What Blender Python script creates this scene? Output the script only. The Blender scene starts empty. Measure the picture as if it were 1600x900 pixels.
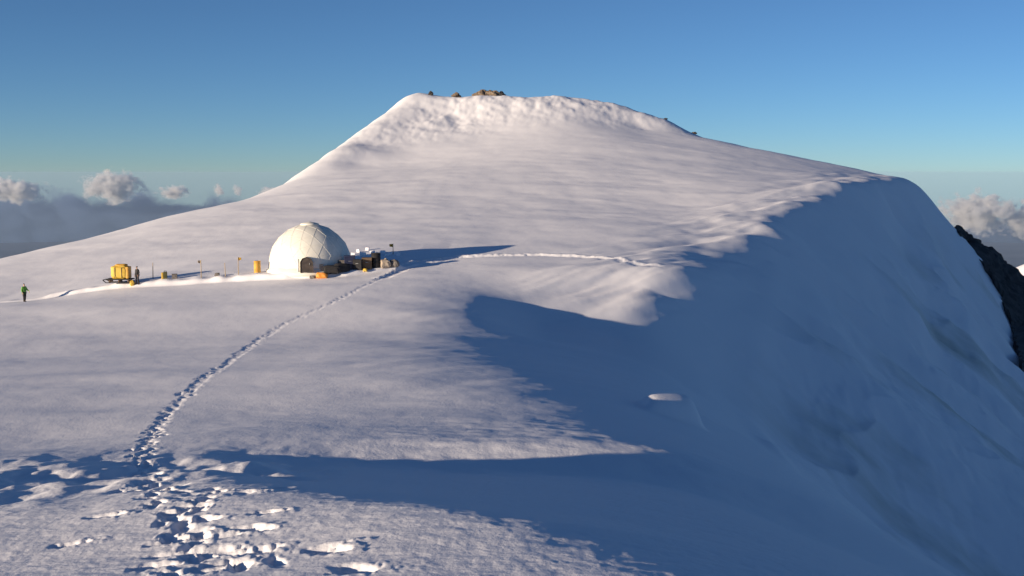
import bpy, bmesh, math, random
import numpy as np
from mathutils import Vector, Matrix

R = math.radians
scene = bpy.context.scene
col = scene.collection

# ------------------------------------------------------------------ camera
F_PX = 1715.0                       # focal length in pixels of the 1600 px wide photograph
PITCH = math.atan(180.0 / F_PX)     # looking slightly down
cam_d = bpy.data.cameras.new('camera')
cam_d.sensor_width = 36.0
cam_d.lens = 36.0 * F_PX / 1600.0
cam_d.clip_start = 0.1
cam_d.clip_end = 400000.0
cam = bpy.data.objects.new('camera', cam_d)
col.objects.link(cam)
cam.location = (0, 0, 0)
cam.rotation_euler = (math.pi / 2 - PITCH, 0, 0)
scene.camera = cam

# ------------------------------------------------------------------ sky and sun
SUN_EL = 7.5                       # degrees above the horizon
SUN_AZ = 55.0                       # degrees to the left of straight behind the camera
sx, sy = -math.sin(R(SUN_AZ)), -math.cos(R(SUN_AZ))       # horizontal direction towards the sun
world = bpy.data.worlds.new('World')
scene.world = world
world.use_nodes = True
wn = world.node_tree
for n in list(wn.nodes):
    wn.nodes.remove(n)
w_out = wn.nodes.new('ShaderNodeOutputWorld')
w_bg = wn.nodes.new('ShaderNodeBackground')
w_sky = wn.nodes.new('ShaderNodeTexSky')
w_sky.sky_type = 'NISHITA'
w_sky.sun_disc = False
w_sky.sun_elevation = R(SUN_EL)
w_sky.sun_rotation = math.atan2(sx, sy)
w_sky.altitude = 4500.0
w_sky.air_density = 1.0
w_sky.dust_density = 0.3
w_sky.ozone_density = 3.4
w_bg.inputs['Strength'].default_value = 0.074
wn.links.new(w_sky.outputs[0], w_bg.inputs['Color'])
wn.links.new(w_bg.outputs[0], w_out.inputs['Surface'])

sun_d = bpy.data.lights.new('sun', 'SUN')
sun_d.energy = 5.0
sun_d.angle = R(0.5)
sun_d.color = (1.0, 0.82, 0.60)
sun = bpy.data.objects.new('sun', sun_d)
col.objects.link(sun)
sdir = Vector((sx * math.cos(R(SUN_EL)), sy * math.cos(R(SUN_EL)), math.sin(R(SUN_EL))))
sun.rotation_euler = sdir.to_track_quat('Z', 'Y').to_euler()
sun.location = (-60, -40, 60)

scene.view_settings.view_transform = 'Standard'
scene.view_settings.look = 'None'
scene.view_settings.gamma = 1.0
scene.view_settings.use_curve_mapping = False
scene.view_settings.exposure = 0.62
scene.cycles.max_bounces = 6
scene.cycles.diffuse_bounces = 4
scene.cycles.volume_bounces = 2

# ------------------------------------------------------------------ helpers
cp, sp_ = math.cos(PITCH), math.sin(PITCH)

def at(px, py, d):
    """world point seen at photo pixel (px, py) at forward distance d"""
    a, b = (px - 800.0) / F_PX, -(py - 450.0) / F_PX
    fy, fz = cp + b * sp_, -sp_ + b * cp
    k = d / fy
    return np.array([a * k, d, fz * k])

def hash2(ix, iy, seed):
    h = (ix.astype(np.int64) * 374761393 + iy.astype(np.int64) * 668265263 + seed * 1442695041) & 0xFFFFFFFF
    h = ((h ^ (h >> 13)) * 1274126177) & 0xFFFFFFFF
    h = h ^ (h >> 16)
    return (h & 0xFFFF) / 65535.0 * 2 - 1

def vnoise(x, y, seed=0):
    ix, iy = np.floor(x), np.floor(y)
    fx, fy = x - ix, y - iy
    ux, uy = fx * fx * fx * (fx * (fx * 6 - 15) + 10), fy * fy * fy * (fy * (fy * 6 - 15) + 10)
    a = hash2(ix, iy, seed); b = hash2(ix + 1, iy, seed)
    c = hash2(ix, iy + 1, seed); d = hash2(ix + 1, iy + 1, seed)
    return (a * (1 - ux) + b * ux) * (1 - uy) + (c * (1 - ux) + d * ux) * uy

def fbm(x, y, oct=4, seed=0, gain=0.5):
    s = 0; a = 1.0; t = 0
    for o in range(oct):
        s = s + a * vnoise(x * 2 ** o + 17.3 * o, y * 2 ** o - 9.1 * o, seed + o); t += a; a *= gain
    return s / t

def sstep(a, b, x):
    t = np.clip((x - a) / (b - a), 0, 1)
    return t * t * (3 - 2 * t)

def softplus(t, w):
    return w * np.logaddexp(0, t / w)

# ------------------------------------------------------------------ terrain shape
CTRL = [  # photo x, photo y, forward distance in metres: the snow surface as read from the photograph
    (0, 900, 11.5), (400, 900, 10.3), (800, 900, 9.6), (1000, 895, 9.3),
    (0, 775, 20.6), (300, 775, 14.9), (650, 790, 12.0),
    (0, 690, 37.5), (300, 690, 32.0), (650, 690, 30), (1000, 684, 28.5),
    (0, 600, 55), (300, 600, 51), (600, 600, 47), (850, 612, 43),
    (0, 520, 84), (300, 520, 80), (600, 520, 74), (800, 520, 68),
    (0, 475, 104), (40, 472, 107), (190, 448, 108), (350, 437, 108), (480, 429, 108), (580, 421, 109),
    (700, 455, 92), (900, 455, 90), (1060, 480, 82), (900, 402, 115), (1020, 413, 110), (700, 402, 116),
    (0, 425, 132), (0, 404, 155), (130, 373, 168), (270, 336, 184), (430, 298, 205),
    (300, 380, 140), (550, 380, 130), (800, 375, 130), (1000, 370, 130), (1180, 395, 122),
    (500, 320, 170), (800, 310, 172), (1000, 310, 172), (1180, 325, 158),
    (440, 290, 214), (500, 274, 220), (560, 254, 231), (620, 236, 241), (690, 225, 246), (760, 216, 250), (900, 198, 262), (1050, 212, 268),
    (700, 270, 205), (900, 255, 210), (1080, 270, 200), (1250, 285, 190), (1380, 280, 226),
    (445, 288, 222), 
    (890, 149, 316), (960, 162, 312), (1040, 187, 300), (1085, 211, 285), (1150, 226, 272), (1240, 247, 258),
    (1320, 262, 248), (1390, 274, 238), (900, 175, 286), (900, 156, 308), (1000, 195, 285),
]
BACK = [  # ground beyond the skyline: photo x, y of the line of sight, distance, metres below that line
    (0, 404, 215, 12), (130, 373, 230, 14), (270, 336, 250, 16), (430, 298, 240, 12), (690, 148, 346, 6), (730, 150, 352, 9), (800, 150, 346, 9), (890, 150, 345, 9),
    (600, 177, 370, 40), (650, 143, 390, 25), (790, 147, 400, 20), (890, 149, 400, 20), (1040, 187, 360, 20),
    (1150, 226, 335, 18), (1240, 247, 320, 16), (1390, 274, 300, 14),
    (0, 404, 300, 45), (300, 336, 340, 60), (500, 240, 420, 80), (700, 150, 480, 60), (1000, 180, 460, 60), (1300, 260, 420, 45),
]
XYZ = [(-9, 3, -2.9), (0, 5, -2.85), (-4, 6, -2.95), (0, 0, -2.45), (-8, 0, -2.7), (-30, 0, -2.6), (-30, 20, -6.0), (-60, 60, -12.6), (-60, 10, -5.0),
       (-100, 120, -17), (-100, 60, -14), (-120, 170, -26), (0, -30, 1.0), (-30, -30, -1.0), (30, -30, 0.0), (30, 20, -3.8), (-80, -20, -7),
       (60, 60, -7), (70, 120, -5), (30, 60, -8.6), (110, 190, -1), (130, 260, -2)]
def near(d):                          # the summit face is steep, so its depth is short
    return 252 + (d - 252) * 0.55 if d > 252 else d
FACE = [(580, 226, 248), (610, 208, 256), (640, 200, 261), (610, 192, 266), (660, 180, 273), (655, 165, 281), (700, 185, 270), (700, 165, 280), (750, 185, 268), (750, 163, 278),
        (800, 162, 277), (850, 160, 277), (800, 185, 266), (665, 147, 291), (690, 150, 290), (720, 150, 289), (755, 148, 288), (790, 149, 286), (840, 150, 286)]
for k in range(12):                   # the straight left ridge and the slope falling away behind it
    q = k / 11.0
    FACE.append((440 + 212 * q, 290 - 146 * q, 219 + 73 * q))
pts = [at(c[0], c[1], near(c[2])) for c in CTRL] + [at(*c) for c in FACE]
for k in range(10):
    q = (k + 0.3) / 9.3
    p = at(440 + 212 * q, 290 - 146 * q, 219 + 73 * q); pts.append(p + np.array([-9.0, 10.0, -9.0]))
for px, py, d, dz in BACK:
    p = at(px, py, near(d)); p[2] -= dz; pts.append(p)
pts += [np.array(p, float) for p in XYZ]
P = np.array(pts)

def tps_fit(P, lam=0.6):
    n = len(P); X = P[:, :2]
    r2 = ((X[:, None] - X[None]) ** 2).sum(-1)
    K = 0.5 * r2 * np.log(r2 + 1e-9) + lam * np.eye(n) * 10
    A = np.zeros((n + 3, n + 3)); A[:n, :n] = K
    A[:n, n] = 1; A[:n, n + 1:] = X; A[n, :n] = 1; A[n + 1:, :n] = X.T
    return np.linalg.solve(A, np.concatenate([P[:, 2], np.zeros(3)]))
TW = tps_fit(P)

def tps(x, y):
    out = np.empty(x.shape); xf, yf, of = x.ravel(), y.ravel(), out.ravel()
    n = len(P)
    for s in range(0, xf.size, 40000):
        a, b = xf[s:s + 40000], yf[s:s + 40000]
        r2 = (a[:, None] - P[None, :, 0]) ** 2 + (b[:, None] - P[None, :, 1]) ** 2
        of[s:s + 40000] = (0.5 * r2 * np.log(r2 + 1e-9)) @ TW[:n] + TW[n] + TW[n + 1] * a + TW[n + 2] * b
    return of.reshape(x.shape)

# edge of the plateau: x of the lip as a function of y, and how steeply the flank falls beyond it
LIP_Y = np.array([-60, 5, 14, 27, 40, 60, 82, 103, 122, 152, 188, 230, 262, 300, 420])
LIP_X = np.array([3.0, 3.2, 3.8, 4.8, 6.8, 9.0, 10.5, 13.2, 24.8, 38.0, 57, 80.5, 100, 122, 190])
LIP_G = np.array([0.3, 0.32, 0.36, 0.42, 0.5, 0.62, 0.75, 0.85, 0.95, 1.05, 1.2, 1.5, 1.4, 1.1, 1.0])
LIP_W = np.array([2.0, 0.8, 0.9, 1.2, 2.0, 2.0, 1.5, 1.3, 1.1, 0.8, 0.6, 0.5, 1.0, 3, 5])

BAYS = [   # edge (y, x), slope, softness, depth, far end, length of the far rise
    (np.array([5, 9.3, 11.8, 14.0, 20, 29]), np.array([2.8, 1.7, 0.2, -2.5, -5.8, -7.5]), 0.16, 0.4, 1.0, 32.0, 4.0),
    (np.array([20, 28.5, 35, 42, 55, 66, 76, 101]), np.array([6.5, 5.0, 4.4, 3.2, 0.0, -3.5, -5.5, -6]), 0.29, 2.4, 6.0, 108.0, 14.0),
]

def base_height(x, y):
    z = tps(x, y)
    yc = np.clip(y, -60, 420)
    lx = np.interp(yc, LIP_Y, LIP_X) + (3.2 * fbm(yc / 15, yc * 0 + .5, 3, 5, 0.6)) * sstep(86, 110, yc) * (1 - sstep(215, 240, yc))
    slope = np.gradient(LIP_X, LIP_Y)
    c = 1 / np.sqrt(1 + np.interp(yc, LIP_Y, slope) ** 2)
    t = (x - lx) * c
    z = z - np.interp(yc, LIP_Y, LIP_G) * softplus(t, np.interp(yc, LIP_Y, LIP_W))
    # two bays scooped out of the edge: a near one and a wide one in front of the camp
    for by, bx, g, w, dmax, yf, dy in BAYS:
        q = g * softplus(x - np.interp(y, by, bx), w)
        q = dmax * (1 - np.exp(-q / dmax))
        z = z - q * (1 - sstep(yf - dy, yf, y + 0.0 * x))
    r = np.hypot(x - 0, y - 170)
    z = z - np.where(r > 250, 0.0006 * (np.clip(r, 250, 700) - 250) ** 2 + 0.54 * np.clip(r - 700, 0, None), 0)
    return z, t

LX, LY = math.sin(R(49)), math.cos(R(49))         # wind and evening light run this way across the snow

CREASES = [([(31, 128), (25.7, 111), (22.5, 101), (19.8, 91), (19.0, 78)], 1.5, 0.25), ([(19.0, 80), (25, 84), (35, 94.7), (44, 95)], 1.6, 0.5),
           ([(56, 190), (52, 179), (44.8, 153), (38, 130), (34, 112)], 4.0, 0.2), ([(75, 214), (66, 176), (60, 146)], 3.2, -1.5), ([(84, 225), (80, 196), (72, 165)], 2.5, 1.2)]

def seg_dist(x, y, pl):
    d = np.full(x.shape, 1e9)
    for (x0, y0), (x1, y1) in zip(pl, pl[1:]):
        ex, ey = x1 - x0, y1 - y0
        q = np.clip(((x - x0) * ex + (y - y0) * ey) / (ex * ex + ey * ey), 0, 1)
        d = np.minimum(d, np.hypot(x - x0 - q * ex, y - y0 - q * ey))
    return d

def relief(x, y, z, t):
    """wind-worked relief on top of the large shape"""
    u, v = x * LX + y * LY, x * LY - y * LX
    d = np.hypot(x, y)
    on = 1 - sstep(0, 6, t)                        # plateau, not the flank
    # soft rolls and drifts
    z = z + 0.11 * fbm(x / 8.0, y / 6.0, 2, 11) * sstep(6, 25, d) * (1 - sstep(200, 260, y))
    z = z + 0.25 * fbm(x / 26.0, y / 18.0, 2, 15) * sstep(40, 110, d)
    # sastrugi: long, low, running with x
    a = 0.016 + 0.035 * sstep(20, 120, d)
    k = 1 + 1.6 * sstep(20, 150, d)
    k = np.where(d < 60, 1.0, np.where(d < 140, 1.8, 3.0))
    z = z + 0.013 * fbm(x / 0.8, y / 0.8, 4, 21, 0.6) * (1 - sstep(30, 60, d))
    z = z + 0.028 * fbm(x / 2.6, y / 3.0, 4, 31, 0.55) * sstep(14, 40, d) * (1 - sstep(150, 220, d))
    z = z + 0.16 * fbm(x / 11, y / 8, 4, 41, 0.55) * sstep(110, 170, d)
    z = z + 0.008 * (1 - 2.5 * np.abs(fbm(x / 0.55, y / 0.45, 4, 25, 0.6))) * (1 - sstep(18, 40, d))
    # scoured patches where the near bay fades out on the left
    g = np.exp(-((y - 23) / 5.5) ** 2) * (1 - sstep(-6, -3, x)) * sstep(-19, -14, x)
    z = z + 0.36 * g * fbm(x / 1.2, y / 2.2, 3, 51)
    # crusty drifts on the low rise behind the near bay
    g = np.exp(-((y - 31) / 6.0) ** 2) * sstep(-6, -2, x) * on
    z = z + 0.05 * g * fbm(x / 1.3, y / 0.9, 3, 55)
    # broken rime on the steep summit face
    brk = np.interp(x, [-60, -40, -25, -6, 15, 40, 60], [207, 222, 240, 250, 257, 263, 268])
    f = sstep(-4, 26, y - brk)
    z = z + f * (0.75 * (np.abs(fbm(x / 9, y / 12, 4, 61, 0.55)) - 0.22) + 0.35 * fbm(x / 3.2, y / 5, 4, 66, 0.6)) * (0.35 + 0.65 * sstep(0, 14, x - np.interp(y, [215, 236, 258, 278, 292], [-47, -40, -34, -28, -22])))
    # tongues of drifted snow along the far edge
    g = np.exp(-((t + 4) / 7.0) ** 2) * sstep(88, 105, y) * (1 - sstep(225, 250, y))
    z = z + 1.15 * g * fbm(u / 26, v / 5.0, 4, 71, .55)
    z = z - 0.95 * np.exp(-((y - 88.5) / 8.0) ** 4) * sstep(-4, 3, x) * (1 - sstep(8, 17, x))
    z = z + 0.13 * fbm(u / 12, v / 2.2, 3, 77, .55) * np.exp(-((x + 1) / 8.0) ** 4) * sstep(38, 50, y) * (1 - sstep(92, 104, y))
    # a drift in the shaded bay that stands high enough to catch the sun
    z = z + np.clip(0.80 + 0.34 * (x - 6.8), 0.3, 1.5) * np.exp(-((x - 7.1) / 1.35) ** 6 - ((y - 48.3 - 0.6 * (x - 6.8)) / 1.5) ** 4) + 0.25 * np.exp(-((x - 9.4) / 1.6) ** 2 - ((y - 54.5) / 1.0) ** 2)
    # gullies and ribs down the shaded flank
    g = sstep(3, 14, t) * sstep(60, 110, y)
    rb = 1 - np.abs(fbm((x + y * .5) / 34, (y - .3 * x) / 13, 3, 83)) * 2.2
    z = z + g * (2.6 * fbm((x + y * .5) / 60, y / 16, 3, 81) + 1.1 * rb ** 3 + 0.8 * fbm(x / 6, y / 6, 4, 86, .6))
    # ribs and a crease on the shaded face
    for pl, w, amp in CREASES:
        z = z + amp * np.exp(-(seg_dist(x + 1.2 * fbm(x / 9, y / 9, 2, 97), y, pl) / w) ** 2) * sstep(0, 4, t)
    g = sstep(1, 5, t) * (1 - sstep(60, 110, y))
    z = z + g * (0.55 * fbm((x - .6 * y) / 9, (y + .6 * x) / 16, 3, 91) + 0.06 * fbm(x / 2, y / 2, 3, 95))
    return z

TERR = np.array([(-75, 106.5), (-49, 106.3), (-44, 107.2), (-38.5, 106.6), (-30, 106.4), (-22, 105.6), (-16, 106.0), (-11.5, 108.5), (-8, 113)])

def terrace(x, y):
    """camp platform stamped into the snow, with a low bank facing the viewer"""
    q = y - np.interp(x, TERR[:, 0], TERR[:, 1]) + 0.14 * vnoise(x / 1.3, x * 0, 7)
    h = np.interp(x, [-52, -47, -42, -36, -15, -10, -7], [0, 0.28, 0.34, 0.42, 0.45, 0.3, 0])
    return h * (1 + 0.4 * vnoise(x / 1.1, y / 3, 8) * (1 - sstep(0.3, 2.5, q))) * sstep(-0.5, 0.35, q) * (1 - sstep(5, 22, q))

def H(x, y):
    x = np.asarray(x, float); y = np.asarray(y, float)
    sh = np.broadcast(x, y).shape
    x = np.broadcast_to(x, sh).astype(float); y = np.broadcast_to(y, sh).astype(float)
    z, t = base_height(x, y)
    return relief(x, y, z, t) + terrace(x, y)

def hz(x, y):
    return float(H(np.array([x]), np.array([y]))[0])

def ground(px, py, d0=4.0, d1=420.0):
    """where the line of sight through a photo pixel first meets the snow"""
    d = np.geomspace(d0, d1, 1500)
    a, b = (px - 800.0) / F_PX, -(py - 450.0) / F_PX
    fy, fz = cp + b * sp_, -sp_ + b * cp
    k = d / fy
    h = H(a * k, d) - fz * k
    i = int(np.argmax(h > 0))
    if i == 0:
        return None
    t = h[i - 1] / (h[i - 1] - h[i])
    d = d[i - 1] + t * (d[i] - d[i - 1])
    return a * d / fy, d

# ------------------------------------------------------------------ terrain mesh (one sheet, finer near the viewer)
def grid_mesh(name, X, Y, Z, mat, smooth=True):
    nr, nc = X.shape
    co = np.stack([X, Y, Z], -1).reshape(-1, 3).astype(np.float32)
    i = np.arange(nr * nc).reshape(nr, nc)
    q = np.stack([i[:-1, :-1], i[:-1, 1:], i[1:, 1:], i[1:, :-1]], -1).reshape(-1, 4)
    me = bpy.data.meshes.new(name)
    me.vertices.add(len(co)); me.vertices.foreach_set('co', co.ravel())
    me.loops.add(q.size); me.loops.foreach_set('vertex_index', q.ravel().astype(np.int32))
    me.polygons.add(len(q))
    me.polygons.foreach_set('loop_start', np.arange(0, q.size, 4, dtype=np.int32))
    me.polygons.foreach_set('use_smooth', np.full(len(q), smooth))
    me.update(calc_edges=True)
    me.materials.append(mat)
    o = bpy.data.objects.new(name, me); col.objects.link(o)
    return o

def new_mat(name):
    m = bpy.data.materials.new(name); m.use_nodes = True
    return m, m.node_tree, m.node_tree.nodes['Principled BSDF']

def node(nt, t, **kw):
    n = nt.nodes.new(t)
    for k, v in kw.items():
        if k in n.inputs: n.inputs[k].default_value = v
        else: setattr(n, k, v)
    return n

def noise_mat(name, c1, c2, scale=3.0, rough=0.7, detail=4.0, bump=0.0, bscale=None, stretch=(1, 1, 1), metal=0.0):
    """colour that wanders between two tones, with a fine bump"""
    m, nt, b = new_mat(name)
    tc = node(nt, 'ShaderNodeTexCoord'); mp = node(nt, 'ShaderNodeMapping'); mp.inputs['Scale'].default_value = stretch
    nt.links.new(tc.outputs['Object'], mp.inputs['Vector'])
    nz = node(nt, 'ShaderNodeTexNoise', Scale=scale, Detail=detail)
    nt.links.new(mp.outputs[0], nz.inputs['Vector'])
    rp = node(nt, 'ShaderNodeValToRGB')
    rp.color_ramp.elements[0].position = 0.32; rp.color_ramp.elements[1].position = 0.68
    rp.color_ramp.elements[0].color = (*c1, 1); rp.color_ramp.elements[1].color = (*c2, 1)
    nt.links.new(nz.outputs['Fac'], rp.inputs['Fac']); nt.links.new(rp.outputs[0], b.inputs['Base Color'])
    b.inputs['Roughness'].default_value = rough; b.inputs['Metallic'].default_value = metal
    if bump:
        n2 = node(nt, 'ShaderNodeTexNoise', Scale=bscale or scale * 4, Detail=5.0)
        nt.links.new(mp.outputs[0], n2.inputs['Vector'])
        bp = node(nt, 'ShaderNodeBump', Strength=bump, Distance=0.02)
        nt.links.new(n2.outputs['Fac'], bp.inputs['Height']); nt.links.new(bp.outputs[0], b.inputs['Normal'])
    return m

def snow_material():
    m, nt, b = new_mat('snow')
    L = nt.links
    tc = node(nt, 'ShaderNodeTexCoord')
    # ice and grit showing through on the wind-stripped flank: streaks that run down the fall line
    at_ = node(nt, 'ShaderNodeAttribute', attribute_name='bare')
    mp = node(nt, 'ShaderNodeMapping'); mp.inputs['Rotation'].default_value = (0, 0, R(-28)); mp.inputs['Scale'].default_value = (0.018, 0.09, 0.03)
    L.new(tc.outputs['Object'], mp.inputs['Vector'])
    nz = node(nt, 'ShaderNodeTexNoise', Scale=1.0, Detail=6.0, Roughness=0.6); L.new(mp.outputs[0], nz.inputs['Vector'])
    rp = node(nt, 'ShaderNodeMapRange'); rp.inputs['From Min'].default_value = 0.5; rp.inputs['From Max'].default_value = 0.72
    L.new(nz.outputs['Fac'], rp.inputs['Value'])
    mu = node(nt, 'ShaderNodeMath', operation='MULTIPLY'); L.new(rp.outputs[0], mu.inputs[0]); L.new(at_.outputs['Fac'], mu.inputs[1])
    mx = node(nt, 'ShaderNodeMix', data_type='RGBA')
    mx.inputs['A'].default_value = (0.87, 0.855, 0.90, 1); mx.inputs['B'].default_value = (0.50, 0.51, 0.48, 1)
    L.new(mu.outputs[0], mx.inputs['Factor']); L.new(mx.outputs['Result'], b.inputs['Base Color'])
    n1 = node(nt, 'ShaderNodeTexNoise', Scale=9.0, Detail=6.0, Roughness=0.65); L.new(tc.outputs['Object'], n1.inputs['Vector'])
    bp = node(nt, 'ShaderNodeBump', Strength=0.5, Distance=0.03); L.new(n1.outputs['Fac'], bp.inputs['Height'])
    L.new(bp.outputs[0], b.inputs['Normal'])
    b.inputs['Roughness'].default_value = 0.75
    b.inputs['Specular IOR Level'].default_value = 0.25
    return m
snow = snow_material()

ys = np.concatenate([np.linspace(-70, 3.6, 60), 4 * np.exp(np.arange(0, math.log(98 / 4), 0.0042)), np.arange(98, 118, 0.2),
                     118 * np.exp(np.arange(0, math.log(430 / 118), 0.0036)), np.geomspace(440, 1600, 24)])
tin = np.linspace(-1, 1, 940)
tout = np.geomspace(0.02, 1, 30)
rows = []
for y in ys:
    w = 0.53 * max(y + 2, 5)
    far = max(500, 1.4 * w)
    o_ = w + (far - w) * tout
    rows.append(np.concatenate([-o_[::-1], tin * w, o_]))
GX = np.array(rows); GY = np.repeat(ys[:, None], GX.shape[1], 1)
GZ = H(GX, GY)
rnd = random.Random(5)
DN = np.zeros_like(GZ); UP = np.zeros_like(GZ)         # trodden holes and thrown-up crumbs

def dent(x, y, heading, la=0.17, lb=0.085, depth=0.13, rim=0.05, rimw=0.5):
    m = 3.2 * max(la, lb)
    r0, r1 = np.searchsorted(ys, y - m), np.searchsorted(ys, y + m)
    if r1 - r0 < 1: return
    c = np.nonzero((GX[(r0 + r1) // 2] > x - m * 1.3) & (GX[(r0 + r1) // 2] < x + m * 1.3))[0]
    if len(c) < 1: return
    sl = (slice(r0, r1), slice(c[0], c[-1] + 1))
    dx, dy = GX[sl] - x, GY[sl] - y
    ca, sa = math.cos(heading), math.sin(heading)
    a, b_ = (dx * ca + dy * sa) / la, (-dx * sa + dy * ca) / lb
    w = 1 + 0.35 * vnoise(dx / 0.07 + x * 9, dy / 0.07 + y * 9, 3)
    r = np.sqrt(a * a + b_ * b_) * w
    DN[sl] = np.maximum(DN[sl], depth * np.exp(-r ** 3)) if depth > 0 else DN[sl]
    UP[sl] = np.maximum(UP[sl], rim * np.exp(-((r - 1.4) / rimw) ** 2) * (0.6 + 0.4 * np.tanh(3 * a)) if depth > 0 else -depth * np.exp(-r ** 2))

def path_points(pix):
    g = [ground(*p) for p in pix]
    return np.array([q for q in g if q is not None])

def resample(pl, step):
    seg = np.hypot(*np.diff(pl, axis=0).T); s = np.concatenate([[0], np.cumsum(seg)])
    q = np.arange(0, s[-1], step)
    return np.stack([np.interp(q, s, pl[:, 0]), np.interp(q, s, pl[:, 1])], 1)

# the beaten track from the viewer to the camp
TRACK = path_points([(318, 898), (300, 850), (292, 800), (250, 768), (214, 742), (222, 705), (245, 665), (282, 622), (318, 592), (352, 570),
                     (400, 533), (440, 508), (480, 490), (515, 474), (550, 457), (585, 440), (600, 432)])
tp = resample(TRACK, 0.36)
for i in range(len(tp) - 1):
    x, y = tp[i]; hd = math.atan2(tp[i + 1][1] - y, tp[i + 1][0] - x)
    d = math.hypot(x, y)
    n = 2 if d < 45 else 1
    if d > 16 and rnd.random() < 0.6: dent(x + rnd.gauss(0, .08), y, hd + rnd.gauss(0, .2), 0.30, 0.2, 0.022 if d < 45 else 0.04, 0.006, 0.5)
    big = 1.0 if d < 40 else 1.4
    dm = 1.0 if d < 40 else 0.6
    for k in range(n):
        off = rnd.gauss(0, 0.30 if d < 17 else 0.17)
        al = rnd.uniform(-0.2, 0.2)
        xx = x - math.sin(hd) * off + math.cos(hd) * al; yy = y + math.cos(hd) * off + math.sin(hd) * al
        dent(xx, yy, hd + rnd.gauss(0, 0.35), 0.165 * big * rnd.uniform(.8, 1.2), 0.09 * big * rnd.uniform(.8, 1.2),
             rnd.uniform(.04, .11) * dm, rnd.uniform(.0, .022) * dm, 0.6)
# scattered steps beside it in the foreground
for px, py in [(505, 856), (520, 860), (550, 886), (560, 890), (420, 800), (390, 824), (405, 826), (372, 862), (400, 862), (430, 765), (445, 762), (385, 770), (330, 890), (350, 880), (345, 858),
               (240, 885), (250, 868), (275, 840), (310, 830), (165, 806), (110, 850), (360, 835), (300, 862), (322, 812), (270, 800), (290, 790), (335, 770), (410, 860), (250, 850)]:
    g = ground(px, py)
    if g: dent(g[0], g[1], rnd.uniform(-0.5, 0.4), 0.17 * rnd.uniform(.8, 1.3), 0.085 * rnd.uniform(.8, 1.3), rnd.uniform(.05, .09), rnd.uniform(.01, .025), 0.6)
# the path that leads on from the camp: a low bank of thrown-up snow
PATH2 = resample(path_points([(598, 434), (640, 411), (680, 405), (720, 401), (780, 399), (840, 398), (900, 400), (950, 404), (990, 410), (1025, 414)]), 0.3)
for i, (x, y) in enumerate(PATH2):
    f = 1 - i / len(PATH2)
    dent(x + rnd.gauss(0, .1), y - 0.5 + rnd.gauss(0, .1), 0, 0.5, 0.42, 0.13 * (0.55 + 0.45 * f), 0.0)
    dent(x + rnd.gauss(0, .1), y + 0.35 + rnd.gauss(0, .1), 0, 0.5, 0.42, -0.15 * (0.5 + 0.5 * f) * rnd.uniform(.6, 1.3), 0.0)
GZ += UP * np.exp(-(DN / 0.05) ** 2) - DN
ter = grid_mesh('terrain', GX, GY, GZ, snow)
ter['kind'] = 'structure'
_, TT = base_height(GX, GY)
bare = (sstep(5, 16, TT) * sstep(40, 90, GY)).astype(np.float32).ravel()
ter.data.attributes.new('bare', 'FLOAT', 'POINT').data.foreach_set('value', bare)

# ------------------------------------------------------------------ far country, haze and clouds
LOW = -2600.0
FAR = 45000.0
def disc(name, r, z, mat, n=96, rings=14):
    bm = bmesh.new(); prev = None
    c = bm.verts.new((0, 0, z))
    for k in range(1, rings + 1):
        rr = r * (k / rings) ** 2
        ring = [bm.verts.new((rr * math.cos(2 * math.pi * i / n), rr * math.sin(2 * math.pi * i / n), z)) for i in range(n)]
        for i in range(n):
            j = (i + 1) % n
            if prev is None: bm.faces.new((c, ring[i], ring[j]))
            else: bm.faces.new((prev[i], ring[i], ring[j], prev[j]))
        prev = ring
    me = bpy.data.meshes.new(name); bm.to_mesh(me); bm.free(); me.materials.append(mat)
    o = bpy.data.objects.new(name, me); col.objects.link(o); o['kind'] = 'structure'
    return o
low_m = noise_mat('lowland', (0.010, 0.018, 0.045), (0.055, 0.06, 0.085), scale=0.00022, rough=0.95, detail=8, stretch=(0.5, 2.2, 1))
disc('lowland', FAR, LOW, low_m)

# the mountain's lower slopes, from below the edges of the snow sheet down to the lowland
def mountain_base():
    n = 72; bm = bmesh.new(); rings = []
    for r, z in ((420, -260), (900, -620), (1700, -1000), (3200, -1500), (7500, -2602)):
        rings.append([bm.verts.new((r * (1 + .12 * math.sin(3 * a + r) + .05 * math.sin(11 * a)) * math.cos(a), 170 + r * (1 + .12 * math.sin(3 * a + r)) * math.sin(a), z))
                      for a in (2 * math.pi * i / n for i in range(n))])
    for p, q in zip(rings, rings[1:]):
        for i in range(n):
            bm.faces.new((p[i], q[i], q[(i + 1) % n], p[(i + 1) % n]))
    me = bpy.data.meshes.new('mountain_slopes'); bm.to_mesh(me); bm.free(); me.materials.append(snow)
    o = bpy.data.objects.new('mountain_slopes', me); col.objects.link(o); o['kind'] = 'structure'
mountain_base()

# air
hb = bpy.data.meshes.new('haze')
hv = FAR + 500
V = [(x, y, z) for x in (-hv, hv) for y in (-hv, hv) for z in (LOW - 1.5, 26.0)]
hb.from_pydata(V, [], [(0, 1, 3, 2), (4, 6, 7, 5), (0, 4, 5, 1), (2, 3, 7, 6), (0, 2, 6, 4), (1, 5, 7, 3)]); hb.update()
hm = bpy.data.materials.new('haze'); hm.use_nodes = True
hnt = hm.node_tree
for n in list(hnt.nodes): hnt.nodes.remove(n)
ho = node(hnt, 'ShaderNodeOutputMaterial')
pv = node(hnt, 'ShaderNodeVolumePrincipled')
pv.inputs['Color'].default_value = (0.50, 0.68, 0.97, 1)
pv.inputs['Density'].default_value = 0.9e-5
pv.inputs['Anisotropy'].default_value = 0.0
hnt.links.new(pv.outputs[0], ho.inputs['Volume'])
hb.materials.append(hm)
haze = bpy.data.objects.new('haze', hb); col.objects.link(haze)
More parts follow.
